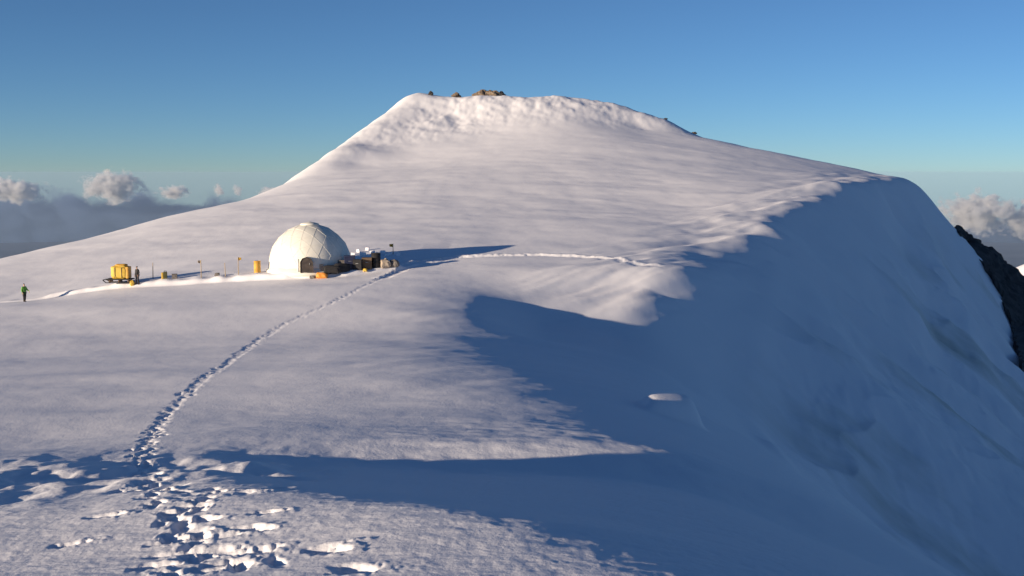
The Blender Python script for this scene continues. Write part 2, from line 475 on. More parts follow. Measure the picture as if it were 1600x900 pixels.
haze['kind'] = 'stuff'; haze['label'] = 'thin blue haze in the air over the far lowland'

ICO = bmesh.new(); bmesh.ops.create_icosphere(ICO, subdivisions=4, radius=1.0)
ICO_V = np.array([v.co[:] for v in ICO.verts]); ICO_F = np.array([[v.index for v in f.verts] for f in ICO.faces]); ICO.free()

def cloud_mesh(name, balls, mat, seed):
    rg = np.random.default_rng(seed)
    vs, fs, off = [], [], 0
    for (x, y, z, rx, rz) in balls:
        v = ICO_V.copy(); p = rg.uniform(0, 90, 3)
        n = fbm(v[:, 0] * 2.2 + p[0] + v[:, 2] * 1.7, v[:, 1] * 2.2 + p[1] + v[:, 2] * 1.1, 4, seed, 0.6)
        v = v * (1 + 0.55 * n)[:, None] * np.array([rx, rx, rz])
        vs.append(v + np.array([x, y, z])); fs.append(ICO_F + off); off += len(v)
    me = bpy.data.meshes.new(name); me.from_pydata(np.concatenate(vs).tolist(), [], np.concatenate(fs).tolist()); me.update()
    me.polygons.foreach_set('use_smooth', [True] * len(me.polygons)); me.materials.append(mat)
    o = bpy.data.objects.new(name, me); col.objects.link(o)
    return o

rc = random.Random(11)
def cloud_material(name, half, dens, scale, seed, color, soft=0.55, bite=2.6):
    """a heap of vapour: a ball-shaped core eaten away by billowing noise"""
    m = bpy.data.materials.new(name); m.use_nodes = True; nt = m.node_tree; L = nt.links
    for n in list(nt.nodes): nt.nodes.remove(n)
    out = node(nt, 'ShaderNodeOutputMaterial'); pv = node(nt, 'ShaderNodeVolumePrincipled')
    pv.inputs['Color'].default_value = (*color, 1); pv.inputs['Anisotropy'].default_value = 0.1
    tc = node(nt, 'ShaderNodeTexCoord')
    mp = node(nt, 'ShaderNodeMapping'); mp.inputs['Scale'].default_value = tuple(1 / h for h in half); L.new(tc.outputs['Object'], mp.inputs['Vector'])
    ln = node(nt, 'ShaderNodeVectorMath', operation='LENGTH'); L.new(mp.outputs[0], ln.inputs[0])
    m2 = node(nt, 'ShaderNodeMapping'); m2.inputs['Location'].default_value = (seed * 3.1, seed * 1.7, seed * 5.3); m2.inputs['Scale'].default_value = (1 / scale, 1 / scale, 1.25 / scale)
    L.new(tc.outputs['Object'], m2.inputs['Vector'])
    nz = node(nt, 'ShaderNodeTexNoise', Scale=1.0, Detail=5.0, Roughness=0.62); L.new(m2.outputs[0], nz.inputs['Vector'])
    a = node(nt, 'ShaderNodeMath', operation='MULTIPLY_ADD'); L.new(nz.outputs['Fac'], a.inputs[0]); a.inputs[1].default_value = bite; a.inputs[2].default_value = 0.65 - 0.5 * bite
    c = node(nt, 'ShaderNodeMath', operation='SUBTRACT'); L.new(a.outputs[0], c.inputs[0]); L.new(ln.outputs['Value'], c.inputs[1])
    r = node(nt, 'ShaderNodeMapRange'); r.inputs['From Min'].default_value = 0.0; r.inputs['From Max'].default_value = soft; r.inputs['To Max'].default_value = dens
    L.new(c.outputs[0], r.inputs['Value']); L.new(r.outputs[0], pv.inputs['Density'])
    L.new(pv.outputs[0], out.inputs['Volume'])
    return m

def cloud_body(name, p, half, mat):
    me = bpy.data.meshes.new(name); me.from_pydata((ICO_V[:, :] * np.array(half) * 1.08).tolist(), [], ICO_F.tolist()); me.update(); me.materials.append(mat)
    o = bpy.data.objects.new(name, me); col.objects.link(o); o.location = tuple(p)
    return o

def cloud(px, top, base, width, seed, label, d=52000, n=26):
    """cumulus spanning a width in photo pixels between two heights"""
    k = d / F_PX
    half = (width * 0.7 * k, width * 0.6 * k, (base - top) * 0.95 * k)
    m = cloud_material('cloud', half, 0.011, 240 + 4.0 * width, seed, (0.92, 0.90, 0.89))
    o = cloud_body('cloud', at(px, top + (base - top) * 0.80, d), half, m)
    o['label'] = label; o['category'] = 'cloud'; o['group'] = 'cumulus clouds on the horizon'
    return o
cloud(20, 278, 302, 95, 1, 'broad pale cumulus at the far left end of the cloud bank')
cloud(176, 266, 300, 78, 2, 'tallest bright cumulus heap rising over the cloud bank left of the dome')
cloud(272, 289, 303, 44, 3, 'small cream cumulus just right of the tallest cloud heap')
cloud(343, 286, 300, 15, 4, 'tiny pale cloud puff on the horizon, left one of a close pair', n=10)
cloud(371, 287, 300, 13, 5, 'tiny pale cloud puff on the horizon, right one of a close pair nearer the summit', n=10)
cloud(418, 290, 304, 26, 6, 'dull low cloud puff touching the left foot of the summit slope', n=12)
cloud(1530, 300, 342, 105, 7, 'hazy pinkish cumulus above the dark rocks on the right')
cloud(1610, 312, 350, 80, 8, 'bluish grey cumulus at the right edge of the picture')

def bank(px, py, width, height, seed, label, d=57000):
    k = d / F_PX; half = (width * .5 * k, 3500.0, height * .5 * k)
    m = cloud_material('cloud_bank', half, 0.005, 1700, seed, (0.17, 0.24, 0.40), 0.4, 1.5)  # dark blue colour paints the bank's shade into the vapour
    o = cloud_body('cloud_bank', at(px, py, d), half, m)
    o['kind'] = 'stuff'; o['label'] = label
bank(60, 352, 1300, 150, 21, 'long slate grey cloud bank along the left horizon')
bank(1700, 385, 1000, 150, 22, 'blue grey cloud bank beyond the rocks on the right')

# ------------------------------------------------------------------ rocks
rock_m = noise_mat('dark_rock', (0.020, 0.019, 0.022), (0.075, 0.068, 0.066), scale=0.35, rough=0.9, detail=8, bump=0.8, bscale=1.5)
tan_rock_m = noise_mat('tan_rock', (0.09, 0.065, 0.05), (0.24, 0.18, 0.13), scale=0.5, rough=0.9, detail=8, bump=0.8, bscale=2.0)

def rock_ridge():
    """dark rib of rock that breaks through the snow along the right skyline"""
    B = path_points([(1496, 362), (1512, 378), (1538, 412), (1566, 460), (1585, 520), (1600, 590)])
    edge = np.array([(q[0] - 0.012 * q[0], q[1] - 0.012 * q[1], H(*q) + 0.2) for q in B])
    top = np.array([at(1490, 352, 258), at(1508, 360, 258), at(1532, 378, 258), at(1562, 402, 256), at(1590, 424, 254), at(1640, 470, 250), at(1720, 560, 245)])
    nu, nv = 150, 110
    U = np.linspace(0, 1, nu)[:, None]; Vv = np.linspace(0, 1, nv)[None, :]
    k = np.linspace(0, 1, len(edge)); kt = np.linspace(0, 1, len(top))
    X = np.empty((nu, nv)); Y = X.copy(); Z = X.copy()
    for arr, c in ((X, 0), (Y, 1), (Z, 2)):
        e = np.interp(U[:, 0], k, edge[:, c])[:, None]; t = np.interp(U[:, 0], kt, top[:, c])[:, None]
        arr[:] = e + (t - e) * np.minimum(Vv / 0.7, 1)
    back = np.clip((Vv - 0.7) / 0.3, 0, 1)
    Y += back * 26; X += back * 10; Z -= 46 * back ** 1.3
    n = fbm(X / 5 + Z / 6, Y / 6 + Z / 5, 5, 121, 0.6); n2 = fbm(X / 1.7 + Z / 2, Y / 2 - Z / 1.5, 4, 131, 0.6)
    crest = np.clip(Vv / 0.7, 0, 1)
    Z += (1.6 * n + 0.9 * n2) * np.sin(np.clip(crest, 0.05, 1) * 1.6)
    X += 1.6 * n2 + 1.2 * n; Y += 1.8 * n
    # its foot is sunk into the snow
    Z[:, 0] -= 2.5; Z[0] -= 3; Z[-1] -= 8
    o = grid_mesh('rock_ridge', X, Y, Z, rock_m, smooth=False)
    o['label'] = 'dark bare rock rib along the right skyline below the shaded snow face'; o['category'] = 'rock'
rock_ridge()

def rock(px, py, d, w, h, mat, label, seed, sink=0.3, depth=None):
    p = at(px, py, d)
    v = ICO_V.copy(); q = seed * 7.7
    n = fbm(v[:, 0] * 1.6 + q + v[:, 2], v[:, 1] * 1.6 + v[:, 2] * 1.4 - q, 4, 200 + seed, 0.6)
    v = np.round(v * (1 + 0.6 * n)[:, None] * 5) / 5 * 0.5 + v * (1 + 0.6 * n)[:, None] * 0.5
    v = v * np.array([w / 2, (depth or w) / 2, h * 0.75])
    me = bpy.data.meshes.new('rock'); me.from_pydata(v.tolist(), [], ICO_F.tolist()); me.update(); me.materials.append(mat)
    o = bpy.data.objects.new('rock', me); col.objects.link(o)
    o.location = (p[0], p[1], hz(p[0], p[1]) + h * (0.5 - sink)); o.rotation_euler = (0, 0, seed * 1.3)
    o['label'] = label; o['category'] = 'rock'; o['group'] = 'rocks on the summit'
S1 = 1 / 6.0                                      # metres per photo pixel on the summit
rock(673, 147, 290, 1.2, 1.0, rock_m, 'small dark rock in the notch on the left of the summit', 1)
rock(712, 147, 289, 2.2, 1.0, tan_rock_m, 'low tan rock just left of the summit outcrop', 2)
rock(755, 146, 290, 4.6, 1.9, tan_rock_m, 'tan rock forming the top of the summit outcrop', 3)
rock(771, 147, 289.5, 3.8, 1.7, tan_rock_m, 'brown rock on the right shoulder of the summit outcrop', 4)
rock(783, 148, 289.5, 2.2, 1.4, rock_m, 'dark rock at the right end of the summit outcrop', 5)
rock(1040, 187, 278, 1.0, 0.3, rock_m, 'small dark rock on the right skyline of the summit slope', 6)
rock(1084, 211, 273, 1.4, 0.4, tan_rock_m, 'flat brown rock where the summit slope meets the long right ridge', 7)

def snow_hill():
    n = 60; x = np.linspace(-1, 1, n)[None, :]; y = np.linspace(-1, 1, n)[:, None]
    r = np.hypot(x, y)
    p = at(1625, 410, 1500)
    X = p[0] + 300 * x + 0 * y; Y = p[1] + 300 * y + 0 * x
    Z = p[2] + 2 - 330 * r ** 1.5 + 16 * fbm(x * 2.2 + 0 * y, y * 2.2 + 0 * x, 5, 151)
    o = grid_mesh('snow_hill', X, Y, Z, snow); o['kind'] = 'structure'
snow_hill()

# ------------------------------------------------------------------ building blocks for the camp
class MB:
    def __init__(self): self.bm = bmesh.new()
    def box(self, c, s, rz=0.0, bevel=0.02, rx=0.0, ry=0.0):
        r = bmesh.ops.create_cube(self.bm, size=1.0); vs = r['verts']
        bmesh.ops.scale(self.bm, vec=s, verts=vs)
        if bevel:
            es = list({e for v in vs for e in v.link_edges})
            g = bmesh.ops.bevel(self.bm, geom=es, offset=bevel, segments=2, affect='EDGES', profile=0.6)
            vs = list({v for f in g['faces'] for v in f.verts} | {v for v in vs if v.is_valid})
        M = Matrix.Translation(c) @ Matrix.Rotation(rz, 4, 'Z') @ Matrix.Rotation(ry, 4, 'Y') @ Matrix.Rotation(rx, 4, 'X')
        bmesh.ops.transform(self.bm, matrix=M, verts=vs)
        return self
    def tube(self, a, b, r, r2=None, n=10, caps=True):
        a, b = Vector(a), Vector(b); dz = b - a
        g = bmesh.ops.create_cone(self.bm, cap_ends=caps, segments=n, radius1=r, radius2=r if r2 is None else r2, depth=dz.length)
        M = Matrix.Translation((a + b) / 2) @ dz.to_track_quat('Z', 'Y').to_matrix().to_4x4()
        bmesh.ops.transform(self.bm, matrix=M, verts=g['verts'])
        return self
    def lathe(self, prof, n=24, c=(0, 0, 0)):
        rings = []
        for r, z in prof:
            rings.append([self.bm.verts.new((c[0] + r * math.cos(2 * math.pi * i / n), c[1] + r * math.sin(2 * math.pi * i / n), c[2] + z)) for i in range(n)])
        for p, q in zip(rings, rings[1:]):
            for i in range(n): self.bm.faces.new((p[i], p[(i + 1) % n], q[(i + 1) % n], q[i]))
        self.bm.faces.new(rings[0][::-1]); self.bm.faces.new(rings[-1])
        return self
    def lump(self, c, s, seed=0, amp=0.25, f=1.7, power=2.0):
        v = np.sign(ICO_V) * np.abs(ICO_V) ** (2.0 / power)
        n = fbm(ICO_V[:, 0] * f + seed * 3.1 + ICO_V[:, 2], ICO_V[:, 1] * f + ICO_V[:, 2] * 1.3 - seed, 3, 300 + seed)
        v = v * (1 + amp * n)[:, None] * np.array(s) + np.array(c)
        vs = [self.bm.verts.new(p) for p in v]
        for t in ICO_F: self.bm.faces.new([vs[i] for i in t])
        return self
    def build(self, name, mat, parent=None, smooth=False, label=None):
        bmesh.ops.recalc_face_normals(self.bm, faces=self.bm.faces)
        me = bpy.data.meshes.new(name); self.bm.to_mesh(me); self.bm.free()
        if smooth: me.polygons.foreach_set('use_smooth', [True] * len(me.polygons))
        me.materials.append(mat)
        o = bpy.data.objects.new(name, me); col.objects.link(o)
        if parent is not None: o.parent = parent
        if label: o['label'] = label
        return o

def thing(name, label, cat, x, y, rz=0.0, group=None, dz=0.0):
    o = bpy.data.objects.new(name, None); col.objects.link(o)
    o.location = (x, y, hz(x, y) + dz); o.rotation_euler = (0, 0, rz); o.empty_display_size = 0.2
    o['label'] = label; o['category'] = cat
    if group: o['group'] = group
    return o

cover_m = noise_mat('dome_cover', (0.70, 0.67, 0.60), (0.80, 0.77, 0.70), scale=0.5, rough=0.55, bump=0.15, bscale=6)
seam_m = noise_mat('dome_seam', (0.68, 0.65, 0.58), (0.76, 0.73, 0.66), scale=2, rough=0.6)
black_m = noise_mat('black_fabric', (0.006, 0.006, 0.008), (0.018, 0.016, 0.02), scale=5, rough=0.8, bump=0.4)
dark_m = noise_mat('dark_opening', (0.03, 0.025, 0.025), (0.07, 0.055, 0.05), scale=3, rough=0.9)
navy_m = noise_mat('navy_plastic', (0.012, 0.016, 0.05), (0.03, 0.035, 0.08), scale=4, rough=0.45)
brown_m = noise_mat('brown_wood', (0.10, 0.06, 0.035), (0.2, 0.13, 0.08), scale=6, rough=0.8, stretch=(1, 1, 6), bump=0.3)
orange_m = noise_mat('orange_tarp', (0.62, 0.22, 0.03), (0.75, 0.32, 0.06), scale=3, rough=0.6, bump=0.3)
yellow_m = noise_mat('yellow_tarp', (0.58, 0.36, 0.04), (0.70, 0.47, 0.08), scale=2.5, rough=0.6, bump=0.35, bscale=7)
amber_m = noise_mat('amber_tarp', (0.55, 0.28, 0.04), (0.66, 0.38, 0.07), scale=2.5, rough=0.6, bump=0.3)
metal_m = noise_mat('grey_metal', (0.30, 0.30, 0.31), (0.45, 0.45, 0.45), scale=8, rough=0.4, metal=0.7)
bamboo_m = noise_mat('bamboo', (0.28, 0.2, 0.12), (0.42, 0.32, 0.2), scale=9, rough=0.6)
olive_m = noise_mat('olive_paint', (0.06, 0.06, 0.02), (0.12, 0.11, 0.04), scale=5, rough=0.5)
tan_m = noise_mat('tan_canvas', (0.34, 0.27, 0.21), (0.48, 0.40, 0.32), scale=6, rough=0.85, bump=0.4)
grey_m = noise_mat('grey_canvas', (0.10, 0.09, 0.085), (0.18, 0.16, 0.15), scale=6, rough=0.85, bump=0.4)
skin_m = noise_mat('skin', (0.45, 0.26, 0.18), (0.52, 0.31, 0.22), scale=9, rough=0.5)
green_m = noise_mat('green_jacket', (0.10, 0.30, 0.035), (0.16, 0.40, 0.06), scale=9, rough=0.7)
trouser_m = noise_mat('dark_trousers', (0.01, 0.009, 0.012), (0.022, 0.02, 0.024), scale=9, rough=0.8)
dkgrey_m = noise_mat('dark_knit', (0.03, 0.03, 0.035), (0.07, 0.07, 0.075), scale=20, rough=0.9)

# ------------------------------------------------------------------ geodesic dome
DR, DC = 4.12, 0.45                                # radius, height of its centre above the snow
DX, DY = -20.25, 109.9
def dome():
    t = thing('geodesic_dome', 'large cream white geodesic dome tent with a dark doorway on the snow', 'dome tent', DX, DY, 0.35)
    zb = hz(DX, DY - DR) - t.location.z            # ground at its near side
    t.location.z = hz(DX, DY - 2.0)
    bm = bmesh.new(); bmesh.ops.create_icosphere(bm, subdivisions=3, radius=DR)
    bmesh.ops.rotate(bm, verts=bm.verts, matrix=Matrix.Rotation(0.5, 3, 'Z'))
    bmesh.ops.translate(bm, verts=bm.verts, vec=(0, 0, DC))
    bmesh.ops.bisect_plane(bm, geom=bm.verts[:] + bm.edges[:] + bm.faces[:], plane_co=(0, 0, -0.35), plane_no=(0, 0, 1), clear_inner=True)
    edges = [(e.verts[0].co.copy(), e.verts[1].co.copy()) for e in bm.edges]
    me = bpy.data.meshes.new('cover'); bm.to_mesh(me); bm.free(); me.materials.append(cover_m); me.polygons.foreach_set('use_smooth', [True] * len(me.polygons))
    o = bpy.data.objects.new('cover', me); col.objects.link(o); o.parent = t
    f = MB()
    for a, b in edges:
        if min(a.z, b.z) > -0.3:
            c = Vector((0, 0, DC)); a2 = c + (a - c) * 1.001; b2 = c + (b - c) * 1.001
            f.tube(a2, b2, 0.011, n=5, caps=False)
    f.build('seams', seam_m, o)
    # skirt of snow-weighted fabric round the foot
    r0 = math.sqrt(DR ** 2 - (DC + 0.02) ** 2)
    MB().lathe([(r0 + 0.30, -0.35), (r0 + 0.28, 0.02), (r0 + 0.06, 0.14), (r0 + 0.0, 0.40), (r0 - 0.1, 0.42)], 40).build('skirt', cover_m, t, True)
    # doorway: a hooded porch with a dark opening, facing the viewer
    ang = math.atan2(-1, 0.0) - 0.35 + 0.10
    ux, uy = math.cos(ang), math.sin(ang); vx, vy = -uy, ux
    def P(a, b, z): return (ux * a + vx * b, uy * a + vy * b, z)
    prof = [(-0.62, 0.0), (-0.62, 1.05), (-0.42, 1.4), (0.0, 1.55), (0.42, 1.4), (0.62, 1.05), (0.62, 0.0)]
    def porch(a0, a1, s, nm, mat, par, cap):
        bm = bmesh.new()
        A = [bm.verts.new(P(a0, b * s, z * s)) for b, z in prof]; B = [bm.verts.new(P(a1, b * s, z * s)) for b, z in prof]
        for i in range(len(prof) - 1): bm.faces.new((A[i], A[i + 1], B[i + 1], B[i]))
        if cap: bm.faces.new(B)
        me = bpy.data.meshes.new(nm); bm.to_mesh(me); bm.free(); me.materials.append(mat)
        q = bpy.data.objects.new(nm, me); col.objects.link(q); q.parent = par; return q
    d = porch(3.3, 4.36, 0.96, 'doorway', dark_m, t, True)
    porch(3.3, 4.44, 1.0, 'door_frame', cover_m, d, False)
    MB().tube(P(4.40, 0.30, 0.78), P(4.40, 0.30, 0.95), 0.025).build('handle', metal_m, d)
    # rolled-back door flap beside the opening
    MB().tube(P(4.35, -0.82, 0.1), P(4.25, -0.80, 1.35), 0.13, 0.1).build('door_flap', cover_m, t, True)
    # little vent and the cap on top
    w = MB(); c = Vector((0, 0, DC)); dirv = Vector((P(1, 0, 0)[0] * 0.72 - P(0, 1, 0)[0] * 0.66, P(1, 0, 0)[1] * 0.72 - P(0, 1, 0)[1] * 0.66, -0.13)).normalized()
    w.tube(c + dirv * (DR - 0.12), c + dirv * (DR + 0.06), 0.2, n=16); w.build('vent', grey_m, t)
    MB().lathe([(0.95, DC + DR - 0.14), (0.92, DC + DR - 0.02), (0.5, DC + DR + 0.1), (0.12, DC + DR + 0.16), (0.05, DC + DR + 0.2)], 20).build('vent_cap', seam_m, t, True)
dome()

# ------------------------------------------------------------------ baggage
def crate(x, y, s, mat, label, rz=0.0, z0=0.0, cat='crate'):
    w, d, h = s
    t = thing('crate', label, cat, x, y, rz, 'baggage stacked by the dome', z0 - 0.04)
    MB().box((0, 0, h * 0.44), (w, d, h * 0.88), bevel=0.025).build('body', mat, t)
    MB().box((0, 0, h * 0.94), (w * 1.04, d * 1.04, h * 0.115), bevel=0.02).build('lid', mat, t)
    for sgn in (-1, 1):
        MB().box((0, sgn * (d / 2 + 0.02), h * 0.62), (w * 0.3, 0.035, 0.05), bevel=0.01).build('handle', metal_m, t)
    return t
def drum(x, y, r, h, mat, label, lid_mat=None, group='baggage stacked by the dome'):
    t = thing('drum', label, 'drum', x, y, 0.3, group, -0.04)
    MB().lathe([(r * .97, 0), (r, .02), (r, h * .32), (r * 1.05, h * .335), (r, h * .35), (r, h * .65), (r * 1.05, h * .665), (r, h * .68), (r, h * .97)], 24).build('body', mat, t, True)
    MB().lathe([(r * 1.04, h * .965), (r * 1.06, h), (r * .92, h), (r * .90, h * .985)], 24).build('lid', lid_mat or mat, t)
    return t
def sack(x, y, s, mat, label, seed, rz=0.0, cat='bag', group='baggage stacked by the dome', tie=True):
    t = thing('sack', label, cat, x, y, rz, group, -0.05)
    MB().lump((0, 0, s[2] * 0.5), (s[0] / 2, s[1] / 2, s[2] / 2), seed, 0.3, 1.8, 3.0).build('body', mat, t, True)
    if tie: MB().lump((s[0] * .08, 0, s[2] * 1.0), (s[0] * .13, s[1] * .16, s[2] * .14), seed + 1, 0.3).build('neck', mat, t, True)
    return t
def duffel(x, y, L, r, mat, label, rz=0.0):
    t = thing('duffel_bag', label, 'bag', x, y, rz, 'baggage stacked by the dome', -0.03)
    MB().lump((0, 0, r * 0.92), (L / 2, r, r * 0.95), 5, 0.16, 1.6, 4.5).build('body', mat, t, True)
    for sx_ in (-.2, .2):
        MB().lathe([(r * .2, 0), (r * .2, .03)], 10, (sx_ * L, 0, r * 1.86)).build('strap', dkgrey_m, t)
    return t
duffel(-17.45, 105.9, 1.7, 0.42, black_m, 'long black duffel bag lying right against the orange bag', 0.1)
duffel(-16.55, 106.5, 1.5, 0.44, black_m, 'shorter black duffel bag leaning on the tall navy crate', 0.5)
crate(-15.95, 107.5, (1.05, 0.8, 1.4), navy_m, 'tall navy crate at the right foot of the dome', 0.2)
crate(-15.1, 107.2, (0.85, 0.7, 1.0), black_m, 'black crate between the navy crate and the brown crate', -0.1)
crate(-14.3, 107.8, (0.95, 0.8, 1.2), brown_m, 'brown wooden crate in the middle of the dark baggage', 0.15)
crate(-16.7, 107.7, (0.8, 0.7, 1.0), grey_m, 'dark grey crate wedged between the dome and the tall navy crate', 0.1)
sack(-14.35, 107.05, (0.42, 0.34, 0.34), yellow_m, 'small mustard yellow bag in front of the brown crate', 9, 0.2, tie=False)
drum(-13.45, 108.2, 0.45, 1.45, black_m, 'black drum, the tallest piece of the dark baggage')
sack(-12.6, 108.3, (1.05, 0.75, 0.85), tan_m, 'tan canvas sack right of the black drum', 3, 0.3)
sack(-11.75, 108.7, (1.0, 0.7, 0.7), grey_m, 'grey brown sack at the right end of the baggage', 6, -0.2)
sack(-18.35, 105.3, (1.15, 0.75, 0.62), orange_m, 'bright orange bag lying in front of the dome beside the doorway', 12, 0.1, tie=False)
sack(-19.2, 105.35, (0.6, 0.45, 0.34), grey_m, 'small dark grey bag on the snow left of the orange bag', 15, 0.0, tie=False)
crate(-18.55, 106.3, (0.34, 0.3, 0.95), tan_m, 'narrow tan box standing upright behind the orange bag', 0.2, cat='box')

# ------------------------------------------------------------------ things on the terrace left of the dome
drum(-25.15, 108.0, 0.33, 1.2, amber_m, 'tall orange fuel drum standing just left of the dome', amber_m, 'gear along the camp terrace')
def marker(x, y, h, mat, label, flag=None, side=1, fw=0.34, fh=0.26, lean=0.0):
    t = thing('marker_pole', label, 'marker pole', x, y, 0, 'marker poles along the camp terrace', -0.15)
    MB().tube((0, 0, 0), (lean * h, 0, h + .15), 0.045, 0.032, 8).build('pole', mat, t)
    if flag:
        bm = bmesh.new(); n = 8; A, B = [], []
        for i in range(n + 1):
            u_ = i / n; yy = 0.05 * math.sin(u_ * 6)
            A.append(bm.verts.new((lean * h + side * (0.03 + fw * u_), yy, h + .10))); B.append(bm.verts.new((lean * h * .9 + side * (0.03 + fw * u_), yy + .02, h + .10 - fh * (1 - .25 * u_))))
        for i in range(n): bm.faces.new((A[i], A[i + 1], B[i + 1], B[i]))
        bmesh.ops.solidify(bm, geom=bm.faces[:], thickness=0.006)
        me = bpy.data.meshes.new('flag'); bm.to_mesh(me); bm.free(); me.materials.append(flag)
        f = bpy.data.objects.new('flag', me); col.objects.link(f); f.parent = t
    return t
marker(-35.75, 108.8, 1.55, bamboo_m, 'bare tan marker pole right of the person in black', lean=0.02)
marker(-30.45, 107.1, 1.75, bamboo_m, 'marker pole with a faded tan pennant midway between the sledge and the dome', tan_m, -1, 0.28, 0.3)
marker(-28.0, 106.8, 1.35, bamboo_m, 'short bare marker pole in front of the snow bank left of the yellow flag', lean=-0.03)
marker(-26.85, 107.3, 1.75, bamboo_m, 'marker pole with a small yellow flag left of the orange drum', yellow_m, 1, 0.28, 0.3)
marker(-12.7, 117.0, 1.15, bamboo_m, 'marker pole with a yellow pennant among the snow blocks right of the dome', yellow_m, -1, 0.36, 0.34)
t = thing('jerry_can', 'olive and yellow fuel can on the snow right of the sledge', 'fuel can', -34.2, 107.3, 0.3, 'gear along the camp terrace', -0.04)
MB().box((0.16, 0, 0.36), (0.36, 0.3, 0.72), bevel=0.05).build('body', olive_m, t)
MB().box((-0.12, -0.02, 0.33), (0.2, 0.28, 0.66), bevel=0.04).build('side_tank', yellow_m, t)
MB().tube((0.05, 0, 0.80), (0.27, 0, 0.80), 0.022).tube((0.05, 0, .70), (.05, 0, .80), .02).tube((.27, 0, .70), (.27, 0, .80), .02).build('handle', black_m, t)
crate(-33.25, 107.7, (0.5, 0.4, 0.5), grey_m, 'small dark grey box on the terrace right of the fuel can', 0.2, cat='box')
sack(-28.9, 107.2, (0.5, 0.4, 0.34), grey_m, 'small grey sack on the terrace between two marker poles', 21, 0.2, group='gear along the camp terrace', tie=False)

# sledge with its load
def sledge():
    t = thing('sledge', 'dark cargo sledge carrying the yellow load on the left of the camp', 'sledge', -38.35, 106.95, 0.06)
    for sy_ in (-0.55, 0.55):
        m = MB(); m.box((0, sy_, 0.05), (2.5, 0.1, 0.08), bevel=0.02)
        m.tube((-1.22, sy_, 0.06), (-1.5, sy_, 0.30), 0.05); m.build('runner', black_m, t)
    for x_ in (-0.9, 0, 0.9):
        MB().box((x_, 0, 0.2), (0.1, 1.15, 0.24), bevel=0.015).build('cross_bar', brown_m, t)
    MB().box((0, 0, 0.37), (2.45, 1.3, 0.1), bevel=0.02).build('deck', black_m, t)
    MB().tube((-1.5, -.55, .32), (-1.5, .55, .32), 0.04).build('front_bar', black_m, t)
sledge()
t = thing('covered_load', 'rounded yellow tarpaulin covered load sitting on the dark sledge', 'load', -38.25, 106.95, 0.06, None, 0.41)
MB().lump((-0.08, 0, 0.62), (0.86, 0.62, 0.70), 31, 0.10, 1.2, 3.6).build('tarpaulin', yellow_m, t, True)
MB().box((0.72, 0.0, 0.60), (0.3, 1.1, 1.15), bevel=0.10).build('shaded_end', amber_m, t, label='amber right end of the yellow load with its shade painted in')  # amber colour paints in the shading of the load's right side
MB().lump((0.05, 0, 1.30), (0.55, 0.42, 0.14), 33, 0.15, 1.5, 3.0).build('top_bundle', amber_m, t, True)
for x_ in (-0.42, 0.22):
    MB().box((x_, -0.625, 0.62), (0.05, 0.02, 1.05), bevel=0.006).build('strap', dkgrey_m, t)
sack(-37.05, 106.55, (0.42, 0.36, 0.5), yellow_m, 'bright yellow bag on the snow at the feet of the person in black', 27, 0.4, group='gear along the camp terrace')

# loose snow blocks behind the baggage
GB = random.Random(3)
for px, py in [(552, 398), (560, 394), (567, 399), (574, 391), (582, 396), (590, 398), (598, 395), (606, 399), (616, 397), (622, 399)]:
    g = ground(px, py)
    if not g: continue
    t = MB(); sz = (GB.uniform(.35, .65), GB.uniform(.3, .5), GB.uniform(.2, .4))
    t.box((0, 0, sz[2] * .4), sz, rz=GB.uniform(-.5, .5), bevel=0.07, ry=GB.uniform(-.2, .2))
    o = t.build('snow_block', snow)
    o.location = (g[0], g[1], hz(*g)); o['label'] = 'rough white snow block in the loose row right of the dome'; o['category'] = 'snow block'
    o['group'] = 'snow blocks right of the dome'

# ------------------------------------------------------------------ people
def skin_mesh(name, joints, bones, mat, parent=None, sub=2):
    me = bpy.data.meshes.new(name + '_rig')
    names = list(joints)
    me.from_pydata([joints[n][:3] for n in names], [(names.index(a), names.index(b)) for a, b in bones], []); me.update()
    o = bpy.data.objects.new(name + '_rig', me); col.objects.link(o)
    md = o.modifiers.new('skin', 'SKIN'); md.use_smooth_shade = True
    if not me.skin_vertices: me.skin_vertices.new()
    for i, n in enumerate(names):
        r = joints[n][3]; sv = me.skin_vertices[0].data[i]
        sv.radius = (r, joints[n][4] if len(joints[n]) > 4 else r); sv.use_root = (i == 0)
    sb = o.modifiers.new('sub', 'SUBSURF'); sb.levels = sub; sb.render_levels = sub
    dg = bpy.context.evaluated_depsgraph_get()
    m2 = bpy.data.meshes.new_from_object(o.evaluated_get(dg)); m2.name = name
    bpy.data.objects.remove(o); bpy.data.meshes.remove(me)
    m2.materials.clear(); m2.materials.append(mat); m2.polygons.foreach_set('use_smooth', [True] * len(m2.polygons))
    q = bpy.data.objects.new(name, m2); col.objects.link(q)
    if parent: q.parent = parent
    return q

